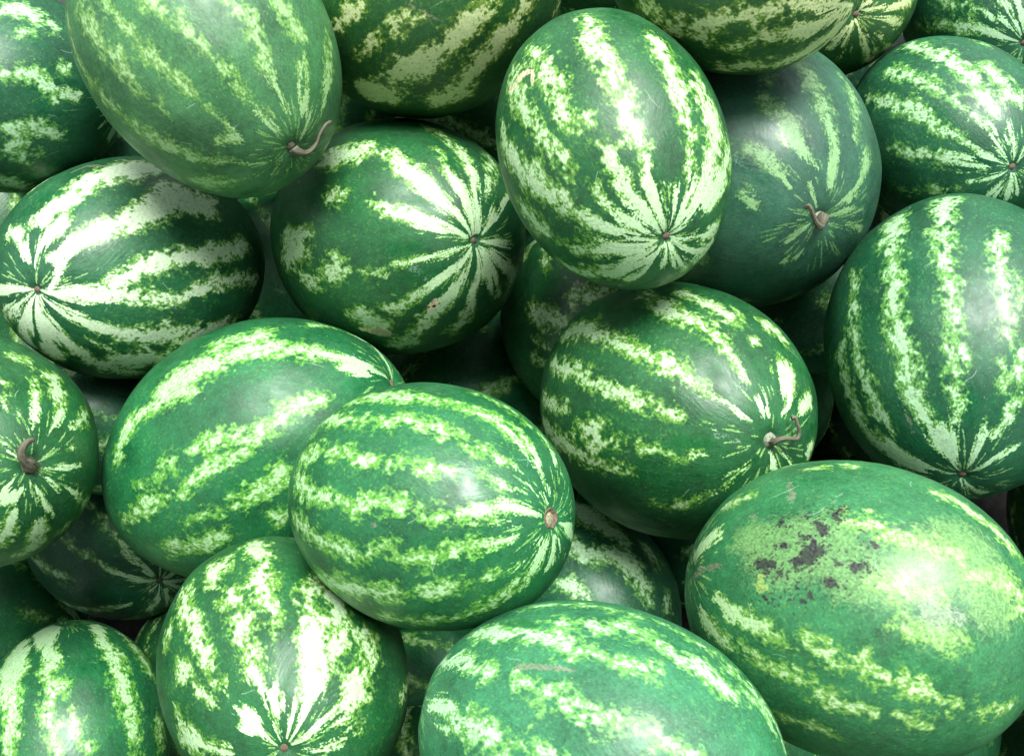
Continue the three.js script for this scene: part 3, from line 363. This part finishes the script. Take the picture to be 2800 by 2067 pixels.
    stripes: [[133.5,57,2.9,128.6,47,6.2,119.7,45,9.1,110.5,44,7.3,102.6,43,6.3,95.4,40,6.9,89.2,39,6.1,82.3,38,4.6,78.9,36,3.1],[116.3,25,3.4,114.8,20,3.5,109.9,21,4,105.9,25,2.6],[142.1,58,10.6,136.9,63,8.9],[115.3,73,7.3,107.3,70,9.2,99.6,65,6.8,92.7,59,6.1,85.5,57,6,78.6,54,5.9,71.2,52,5.9,64.8,51,5.1],[136.9,0,3.3,129.3,1,3.8,123.8,3,4.4],[137.9,24,2.2,128.8,23,2.8,123.9,22,2.1]],
    marks: {brown: [[106.5,16,0.2,104,23,0.3,101.2,28,0.3,99.3,32,0.2]]} },
  { label: 'shaded watermelon in the top left corner with broken level stripes', tone: 'blue',
    at: [-0.618, 0.750, -0.831], a: 0.142, b: 0.121, axis: [-0.426, 0.558, 0.713], pole: [-0.994, 0.110, -0.001], front: [0.099, 0.900, 0.425],
    stripes: [[103.4,35,5.2,111.1,42,7.4,119.4,40,6.9,126,40,4.8],[111,-3,3.3,120,-1,4.3,128.1,-2,4.3,135.4,-14,3.4,145.5,-13,3.5],[117.4,25,4,117,24,3.2],[109.9,-32,2.7,115.1,-35,5.2,117.4,-43,4.2,120.1,-51,3.6],[122,-33,4.5,128.3,-37,5.4,132.8,-44,4.4],[139.2,8,3.8,140.1,7,2.9],[98.9,-71,4.9,102.5,-74,6.1,106.8,-86,4.2],[92.4,-87,0.7,94.1,-93,0.8],[111.9,-47,4.2,118.8,-53,5.4]] },
  { label: 'watermelon at the left edge with a thick stem curling upward', tone: 'mid',
    at: [-0.621, 0.659, -0.398], a: 0.169, b: 0.133, axis: [0.794, 0.435, 0.424], pole: [0.758, 0.581, 0.296], front: [-0.651, 0.696, 0.303], end: 'stem', stem: [[12.9, 9.2, 5.5], [13.1, 10.0, 5.5], [13.0, 11.1, 5.4], [13.1, 11.9, 5.0], [13.3, 12.2, 4.5], [13.5, 12.0, 3.9], [13.8, 11.5, 3.5]], thick: [0.8, 0.62, 0.48, 0.40, 0.36, 0.32, 0.22], knob: 0.0098,
    stripes: [[38.9,-104,3.4,29,-102,2.7,20.3,-101,2.9,15.8,-98,1.1],[48.1,-120,6.1,39,-122,5.8,30.7,-124,3.7,22.6,-126,2,15.7,-127,0.8],[45.4,-149,4.1,32.7,-148,2.6,27.5,-144,1.1],[21.7,-161,1.6,15.5,-161,2.3,11,-160,1.5,7.1,-153,0.6],[5.6,170,0.4,15.6,172,1.1,27.2,175,1.2],[9.8,145,0.7,18.8,145,1.8,30.4,149,2.2,49.1,148,3],[36.9,-81,1.9,27.3,-78,1.5,21.8,-80,1.1],[7.1,-38,0.7,11.4,-40,1.2,15,-39,1.2],[54.1,-97,3.8,52.1,-103,3.9],[7.5,33,0.6,12.9,45,1,17.6,50,1],[8,95,0.5,11.8,110,1,20.9,116,2.1,29.3,122,1.7],[11.1,74,3.1,16.7,64,3.1],[22.8,80,3.1,32.6,82,4.4,37.7,81,4.1],[28.9,109,3.6,37.9,106,4.7,49,103,5.3],[44.5,128,5.3,44.8,127,3.5]] },
  { label: 'watermelon in the bottom left corner with wide mottled upright stripes', tone: 'fresh',
    at: [-0.563, 0.360, -0.121], a: 0.149, b: 0.119, axis: [0.384, 0.238, 0.892], pole: [0.131, -0.327, 0.936], front: [-0.013, 0.943, 0.331],
    stripes: [[151.1,47,8.9,138.4,30,14.8,127.4,20,10,119.6,14,6.6,109.9,12,7.5,101.2,13,6.4],[167.4,33,10,153.8,3,5.4,143.7,-13,7.3,135.4,-8,5.4,127.6,-17,7.8,123.2,-12,5.5,114.8,-11,5.2,105,-13,4.2,96.7,-15,4.1],[113,-25,3.3,105.1,-27,4.1,96.9,-31,4],[159.6,-90,6.1,148.4,-69,5.7,136.9,-67,7.7,128.4,-62,6.8,117.4,-61,6.7,107.8,-59,6.5,98.8,-60,6.6,90.4,-61,4.5],[143.4,-109,3.3,135.9,-102,5.6,127,-97,5.6,119.4,-92,4.4],[95.1,-80,4.5,84,-81,6.2]] },
  { label: 'watermelon at the bottom with big pale blotches above a low starburst', tone: 'mid',
    at: [-0.232, 0.672, -0.156], a: 0.159, b: 0.120, axis: [0.483, 0.572, 0.663], pole: [0.147, 0.823, 0.549], front: [-0.686, 0.485, -0.543], end: 'blossom', wide: 1,
    stripes: [[96.3,-33,6.3,83.6,-36,6.7],[74.2,-37,5.4,67,-36,7.1,58.7,-38,4.9,51.4,-43,2.4,44.8,-41,2,38.6,-41,1],[63.7,-22,5.2,60.8,-17,4.3],[50.3,-24,5.8,44.6,-20,5.6,38.2,-23,4.7,30.8,-26,4.6,24.4,-29,3.3,18,-36,3.9,11.9,-33,1.3,3.6,-32,0.5],[85.5,-16,7.2,75.5,-14,4.5],[81.2,3,6.6,71.3,3,5.5,61.1,1,5.3,54.5,2,5.2,47,3,4.8,41.6,3,2.7],[53.7,21,5.7,56.6,19,3.5],[75,19,5.2,74.4,21,3.5],[40.5,21,3.2,32.6,19,2.6,28.7,18,1.1],[38.1,12,2.1,34.7,1,2.7],[69.5,-61,4.2,58.8,-59,4.3,50.5,-64,7.3,42.3,-66,7.6,34.8,-67,6.7,27.4,-71,5.3,20.3,-75,3.3,13.4,-75,1.6,4.3,-80,0.5],[65,-72,5.3,53.6,-78,6.4,43.8,-79,5.1],[20.2,-59,1.1,13.3,-57,1,5,-59,0.5],[39.4,-102,7.9,32.4,-105,5.2,22.3,-106,3.1,12.6,-105,2,4.2,-105,0.7],[21.4,2,2.1,17.2,7,4.9,10.5,9,3.5,3.1,19,0.8],[50.2,45,3.8,46,55,7.9,32.6,54,3.8,22.7,56,2.5],[32.9,-129,1.6,21.1,-132,1.5,7.5,-131,0.7],[2.2,-40,0.2,7.4,-40,0.5,10.6,-37,0.3],[53.9,-79,4.6,58,-93,4.9,52.9,-99,5],[43.6,-75,4.5,40.4,-81,3.7]] },
  { label: 'watermelon right of centre with a thin bent stem on a pale knob', tone: 'mid',
    at: [0.179, 0.683, -0.437], a: 0.175, b: 0.140, axis: [0.436, 0.714, 0.548], pole: [0.407, 0.757, 0.511], front: [-0.851, 0.518, -0.090], end: 'stem', stem: [[7.3, 13.1, 9.2], [7.3, 13.7, 9.4], [7.7, 14.1, 9.3], [8.6, 13.8, 9.1], [9.7, 13.1, 8.8], [9.9, 13.2, 8.3], [9.6, 13.9, 7.7], [9.3, 14.3, 7.1], [9.0, 14.3, 7.2]], thick: [0.42, 0.28, 0.22, 0.19, 0.18, 0.18, 0.16, 0.15, 0.22], knob: 0.0085, paleKnob: true,
    stripes: [[105,-17,6.6,92.7,-20,6.6,77.3,-19,3.1,68.3,-18,4.4,57.3,-19,4.2,48.5,-20,5.4,40.9,-18,4,31.2,-18,2.6,25.7,-18,2.3,18.8,-17,2,12.5,-17,1],[104.3,-1,3.3,90.4,0,4.4,78.3,1,4.2,70.2,3,3.4,60.7,3,4,52.2,5,3.3,44.2,5,3.2,40.4,6,3.2,36.2,6,1],[106.9,17,5,95,18,3.2,86.3,16,1.8],[105.5,30,5.8,92.2,32,5.9,81.3,33,4.5,76.6,37,4.2,67.2,38,2.2,58.8,39,2.4],[74.5,23,5,67.3,21,4.8,71,30,3.3],[60.3,24,3,59.6,25,2.2],[55.7,25,1.1,47.6,27,1.8,40.1,30,1.7],[82.5,-48,3.2,67.7,-44,5,57.5,-48,4.8],[28.6,5,1.6,24.8,6,1.3],[70.7,-46,5.6,62.6,-47,5,54.2,-50,4.7,46.8,-52,4.3,39.2,-52,3.2,31.7,-52,2.3,25.6,-50,1.5],[73.5,-60,4.1,61.7,-65,4.3,53.8,-69,5.1],[34.6,35,2,29.6,31,2.7,25.7,35,2],[53.1,-94,6.6,48.6,-101,4.1],[42.4,-74,1.5,40,-73,1.2],[29.2,-94,7,23.2,-101,5.5,16.7,-106,2.4,11.3,-99,0.8],[18.1,-55,1.5,13,-52,1.9,9.8,-62,1.1],[30.4,-131,3.8,21.9,-129,2.2],[4.7,107,0.6,9.3,124,1.2,13.2,124,1.1],[12.4,67,0.8,19.2,65,1.2,25.9,67,1.4,36.7,67,1.6,47.1,66,1.5,51.9,61,1.2],[8.6,161,0.4,16.9,162,0.8],[29.6,-175,4.1,29.4,-179,2.5]],
    marks: {brown: [[38.5,-15,0.7],[87.7,1,0.8]]} },
  { label: 'half shaded watermelon peeping out under the right end of the central one', tone: 'blue',
    at: [0.088, 0.446, -0.274], a: 0.143, b: 0.117, axis: [0.466, 0.536, 0.705], pole: [0.680, -0.217, 0.701], front: [-0.068, 0.933, 0.355],
    stripes: [[135.5,-73,9,126,-61,11.9,115.1,-56,8.3,105,-53,7.6,97.9,-49,3.4],[123.7,-29,5.1,115.7,-27,6.1,107.3,-37,6.5,98.3,-41,9.5,89.5,-41,7.5,82.8,-39,6.1,76.4,-36,3.6],[115.2,-2,4.5,110.1,-6,5.4,101.6,-8,3.6],[91.1,-63,4.2,83.3,-62,4.4],[67.3,-52,3.8,62.2,-45,3.5]] },
  { label: 'deeply shaded watermelon in the dark hollow above the central one', tone: 'fresh',
    at: [-0.059, 0.300, -0.613], a: 0.178, b: 0.144, axis: [-0.712, 0.449, 0.540], pole: [-0.923, -0.067, 0.378], front: [0.092, 0.917, 0.387], hidden: true,
    stripes: [] },
  { label: 'shaded watermelon with a yellowish patch below the tall upright one', tone: 'mid',
    at: [0.104, 0.489, -0.652], a: 0.147, b: 0.118, axis: [0.192, 0.123, 0.974], pole: [0.290, -0.312, 0.905], front: [-0.029, 0.942, 0.334],
    stripes: [[102.2,8,5.4,101.2,-3,5.4,99.4,-13,5.5],[102.8,37,6.1,97.3,30,7.7,91.9,20,5.5],[87.7,43,2.4,81.3,35,3.4],[78.5,49,2.1,74.5,44,2]],
    marks: {brown: [[108.5,4,2.6],[114.8,10,1.7]]} },
  { label: 'narrow shaded watermelon behind the one with the thin bent stem', tone: 'mid',
    at: [0.388, 0.296, -0.635], a: 0.136, b: 0.110, axis: [-0.016, 0.256, 0.967], pole: [0.182, -0.323, 0.929], front: [-0.018, 0.943, 0.332], hidden: true,
    stripes: [[138.8,-48,8.8,122.7,-35,11.3,108.1,-34,8]] },
  { label: 'dark rim of a watermelon just above the scabbed one', tone: 'mid',
    at: [0.475, 0.272, -0.402], a: 0.143, b: 0.117, axis: [-0.895, 0.395, 0.208], pole: [-0.992, 0.060, 0.107], front: [0.099, 0.905, 0.414], hidden: true,
    stripes: [] },
  { label: 'very dark watermelon with a faint star end above the bottom left corner', tone: 'blue',
    at: [-0.595, 0.268, -0.405], a: 0.144, b: 0.113, axis: [0.859, 0.137, 0.493], pole: [0.678, 0.454, 0.578], front: [-0.589, 0.806, 0.058], end: 'blossom', hidden: true,
    stripes: [] },
  { label: 'almost black watermelon at the left edge above the corner one', tone: 'fresh',
    at: [-0.784, 0.171, -0.320], a: 0.143, b: 0.113, axis: [-0.327, 0.922, -0.209], pole: [-0.949, 0.216, -0.229], front: [0.095, 0.889, 0.448], hidden: true,
    stripes: [] },
  { label: 'dark sliver of watermelon squeezed between the two at bottom left', tone: 'mid',
    at: [-0.457, 0.176, -0.214], a: 0.132, b: 0.105, axis: [0.563, 0.171, 0.809], pole: [0.281, -0.313, 0.907], front: [-0.028, 0.942, 0.334], hidden: true,
    stripes: [] },
  { label: 'dark watermelon deep in the gap under the cream starburst one', tone: 'blue',
    at: [-0.551, 0.441, -0.521], a: 0.125, b: 0.102, axis: [-0.310, 0.923, 0.228], pole: [-0.987, 0.144, -0.074], front: [0.099, 0.896, 0.432], hidden: true,
    stripes: [] },
  { label: 'dark watermelon in the hollow left of the scratched pale one', tone: 'fresh',
    at: [-0.113, 0.231, -0.206], a: 0.136, b: 0.108, axis: [0.758, 0.498, 0.421], pole: [0.879, -0.107, 0.465], front: [-0.088, 0.922, 0.378], hidden: true,
    stripes: [] },
  { label: 'edge of a green watermelon at the right border level with the scabbed one', tone: 'mid',
    at: [0.858, 0.279, -0.446], a: 0.131, b: 0.104, axis: [-0.217, -0.152, 0.964], pole: [0.032, -0.330, 0.943], front: [-0.003, 0.944, 0.330], hidden: true,
    stripes: [] },
  { label: 'shaded watermelon in the bottom right corner under the scabbed one', tone: 'mid',
    at: [0.788, 0.119, -0.062], a: 0.134, b: 0.105, axis: [0.545, 0.646, -0.535], pole: [0.856, 0.305, -0.418], front: [-0.086, 0.880, 0.467], hidden: true,
    stripes: [] },
  { label: 'teal rim of a watermelon at the top edge above the tall upright one', tone: 'blue2',
    at: [0.111, 0.686, -1.187], a: 0.137, b: 0.108, axis: [-0.949, 0.234, 0.211], pole: [-0.994, 0.104, 0.012], front: [0.099, 0.900, 0.424], hidden: true,
    stripes: [] },
  { label: 'dark watermelon deep below the one with the curled stem', tone: 'blue',
    at: [0.427, 0.511, -0.676], a: 0.125, b: 0.102, axis: [0.415, 0.910, 0.024], pole: [0.856, 0.305, -0.418], front: [-0.086, 0.880, 0.467], hidden: true,
    stripes: [] },
  { label: 'dark watermelon buried between the cream starburst one and the one with holes', tone: 'fresh',
    at: [-0.394, 0.229, -0.876], a: 0.166, b: 0.133, axis: [0.460, 0.092, 0.883], pole: [0.457, -0.283, 0.843], front: [-0.046, 0.939, 0.340], hidden: true,
    stripes: [] },
  { label: 'dark watermelon buried in the gap left of the tall upright one', tone: 'mid',
    at: [-0.041, 0.575, -0.934], a: 0.138, b: 0.110, axis: [0.720, 0.239, 0.651], pole: [0.873, -0.111, 0.474], front: [-0.087, 0.922, 0.377], hidden: true,
    stripes: [] },
  { label: 'dark watermelon buried under the large one with the hooked stem', tone: 'blue',
    at: [-0.557, 0.517, -0.922], a: 0.138, b: 0.111, axis: [-0.491, 0.636, 0.596], pole: [-0.995, 0.095, 0.032], front: [0.099, 0.901, 0.421], hidden: true,
    stripes: [] },
  { label: 'dark watermelon buried in the gap left of the scabbed one', tone: 'blue',
    at: [0.272, 0.392, -0.380], a: 0.130, b: 0.104, axis: [0.640, 0.762, -0.098], pole: [0.937, 0.232, -0.262], front: [-0.094, 0.888, 0.451], hidden: true,
    stripes: [] },
  { label: 'dark watermelon hidden behind the large one with the hooked stem', tone: 'fresh',
    at: [-0.368, 0.630, -0.970], a: 0.130, b: 0.105, axis: [0.286, 0.489, -0.824], pole: [0.206, 0.502, -0.840], front: [-0.021, 0.861, 0.509], hidden: true,
    stripes: [] },
  { label: 'dark watermelon hidden underneath the central one with the cream scar', tone: 'mid',
    at: [-0.124, 0.366, -0.380], a: 0.122, b: 0.098, axis: [0.976, 0.171, -0.136], pole: [0.978, 0.167, -0.123], front: [-0.098, 0.894, 0.437], hidden: true,
    stripes: [] },
  { label: 'dark watermelon hidden behind the yellowish blotched one at the top', tone: 'mid',
    at: [-0.219, 0.650, -1.132], a: 0.136, b: 0.110, axis: [0.953, 0.207, -0.219], pole: [0.403, -0.294, 0.866], front: [-0.040, 0.940, 0.338], hidden: true,
    stripes: [] },
];
MELONS.forEach(watermelon);

// ---------------------------------------------------------------- the rest of the heap: the bottom layer, and what lies round the frame and keeps low light out of the gaps
{
  const spare = { a: 0.145, b: 0.115, hidden: true, stripes: [] }, kinds = [];
  const geo = [], mats = [];
  for (let k = 0; k < 2; k++) {
    const m = { ...spare, tone: k ? 'fresh' : 'mid', axis: [0, 1, 0], pole: [0.2, 1, 0.1], front: [0, 0, 1] };
    geo.push(rindGeometry(m, frameOf(m), 60 + k)); mats.push(new THREE.MeshPhysicalMaterial({ map: rindMap(m, 60 + k), bumpMap: SKIN_BUMP, bumpScale: 0.00035, roughnessMap: SKIN_GLOSS, roughness: 1, specularIntensity: 0.8, ior: 1.5 }));
  }
  const r = rng(4242), taken = MELONS.map((m) => [V(m.at), m.b * 0.5 + m.a * 0.5]), frustum = new THREE.Frustum();
  camera.updateMatrixWorld(); camera.updateProjectionMatrix();
  frustum.setFromProjectionMatrix(new THREE.Matrix4().multiplyMatrices(camera.projectionMatrix, camera.matrixWorldInverse));
  // what the lens can reach below the laid-out melons, so that the bottom layer is only built where a gap shows it
  const shapes = MELONS.map((m) => ({ c: V(m.at), u: V(m.axis).normalize(), a: m.a, b: m.b })), gaps = [];
  for (let j = 0; j < 150; j++) for (let i = 0; i < 200; i++) {
    const d = new THREE.Vector3((i + 0.5) / 100 - 1, 1 - (j + 0.5) / 75, 0.5).unproject(camera).sub(camera.position).normalize();
    const open = shapes.every(({ c, u, a, b }) => {
      const o = camera.position.clone().sub(c), f = (p, q) => (p.dot(q) - p.dot(u) * q.dot(u)) / (b * b) + p.dot(u) * q.dot(u) / (a * a), A = f(d, d), B = f(d, o), C = f(o, o) - 1;
      return B * B - A * C < 0;
    });
    if (open) gaps.push(d);
  }
  const hitAt = (d) => Math.min(...shapes.map(({ c, u, a, b }) => {
    const o = camera.position.clone().sub(c), f = (p, q) => (p.dot(q) - p.dot(u) * q.dot(u)) / (b * b) + p.dot(u) * q.dot(u) / (a * a), A = f(d, d), B = f(d, o), D = B * B - A * (f(o, o) - 1);
    return D < 0 ? Infinity : (-B - Math.sqrt(D)) / A;
  }));
  const covered = (p) => {                       // wholly behind the melons in front of it
    const v = p.clone().sub(camera.position), L = v.length(), e1 = new THREE.Vector3(1, 0, 0).cross(v).normalize(), e2 = v.clone().cross(e1).normalize();
    for (let k = 0; k < 90; k++) { const r = 0.152 * Math.sqrt((k + 0.5) / 90), q = v.clone().addScaledVector(e1, r * Math.cos(k * 2.39996)).addScaledVector(e2, r * Math.sin(k * 2.39996)).normalize(); if (hitAt(q) > L - Math.sqrt(0.152 * 0.152 - r * r)) return false; }
    return true;
  };
  const inGap = (p) => gaps.some((d) => p.clone().sub(camera.position).cross(d).length() < 0.12);
  for (const [y, inside] of [[0.45, false], [0.30, true], [0.16, true], [0.52, false], [0.71, false]]) for (let x = -1.3; x <= 1.31; x += 0.115) for (let z = -1.75; z <= 0.6; z += 0.115) {
    const p = new THREE.Vector3(x + (r() - 0.5) * 0.08, y + (y > 0.2 ? (r() - 0.5) * 0.07 : 0), z + (r() - 0.5) * 0.08), d2 = Math.hypot(p.x / 1.25, (p.z + 0.58) / 1.12);
    if (d2 > 1.02 - y * 0.18) continue;
    const seen = frustum.intersectsSphere(new THREE.Sphere(p, 0.150));
    if (taken.some(([c, s]) => c.distanceTo(p) < s + (seen ? 0.085 : 0.112))) continue;
    if (seen && !(inside && inGap(p)) && !covered(p)) continue;
    taken.push([p, 0.122]);
    const k = kinds.length % 2, root = new THREE.Group(), tilt = new THREE.Euler(1.2 + r() * 0.7, r() * 6.3, r() * 0.4); kinds.push(k);
    root.name = numbered('watermelon'); root.position.set(p.x, p.y - 0.118, p.z);
    root.userData = seen ? { label: 'watermelon deep in the heap, showing only as darkness in a gap', category: 'watermelon', group: 'watermelons at the bottom of the heap' }
      : { label: 'watermelon of the heap lying beyond the edge of the frame', category: 'watermelon', group: 'watermelons round the edge of the heap' };
    const o = new THREE.Mesh(geo[k], mats[k]); o.name = 'rind'; o.position.y = 0.118; o.rotation.copy(tilt); o.castShadow = o.receiveShadow = true;
    root.add(o); scene.add(root);
  }
  console.log('extra melons', kinds.length);
}

// ---------------------------------------------------------------- the stall's sloping awning, over the camera: the heap is lit from the open sides
{
  const root = new THREE.Group(); root.name = 'awning'; root.position.set(0, 0, 0.2);
  root.userData = { label: 'grey green canvas awning of the stall stretched high above the heap', category: 'awning' };
  const cloth = new THREE.MeshStandardMaterial({ color: new THREE.Color().setRGB(0.10, 0.14, 0.11), roughness: 0.95, side: THREE.DoubleSide }), pole = new THREE.MeshStandardMaterial({ color: new THREE.Color().setRGB(0.35, 0.35, 0.34), roughness: 0.5, metalness: 0.6 });
  const X = AWNING.half, Z0 = AWNING.back - 0.2, Z1 = AWNING.front - 0.2, Y0 = AWNING.high, Y1 = AWNING.low, g = new THREE.BoxGeometry(2 * X, 0.012, Math.hypot(Z1 - Z0, Y1 - Y0), 24, 1, 24), p = g.attributes.position;
  for (let i = 0; i < p.count; i++) p.setY(i, p.getY(i) - 0.05 * (1 - (p.getX(i) / X) ** 2) + 0.01 * noise3(p.getX(i) * 2, 1, p.getZ(i) * 2));
  g.computeVertexNormals();
  const top = new THREE.Mesh(g, cloth); top.name = 'canvas'; top.position.set(0, (Y0 + Y1) / 2, (Z0 + Z1) / 2); top.rotation.x = Math.atan2(Y0 - Y1, Z1 - Z0); top.castShadow = top.receiveShadow = true; root.add(top);
  for (const [x, z, h] of [[-X, Z0, Y0], [X, Z0, Y0], [-X, Z1, Y1], [X, Z1, Y1]]) { const o = new THREE.Mesh(new THREE.CylinderGeometry(0.02, 0.02, h, 12), pole); o.name = 'post'; o.position.set(x, h / 2, z); o.castShadow = true; root.add(o); }
  scene.add(root);
}

renderer.render(scene, camera);
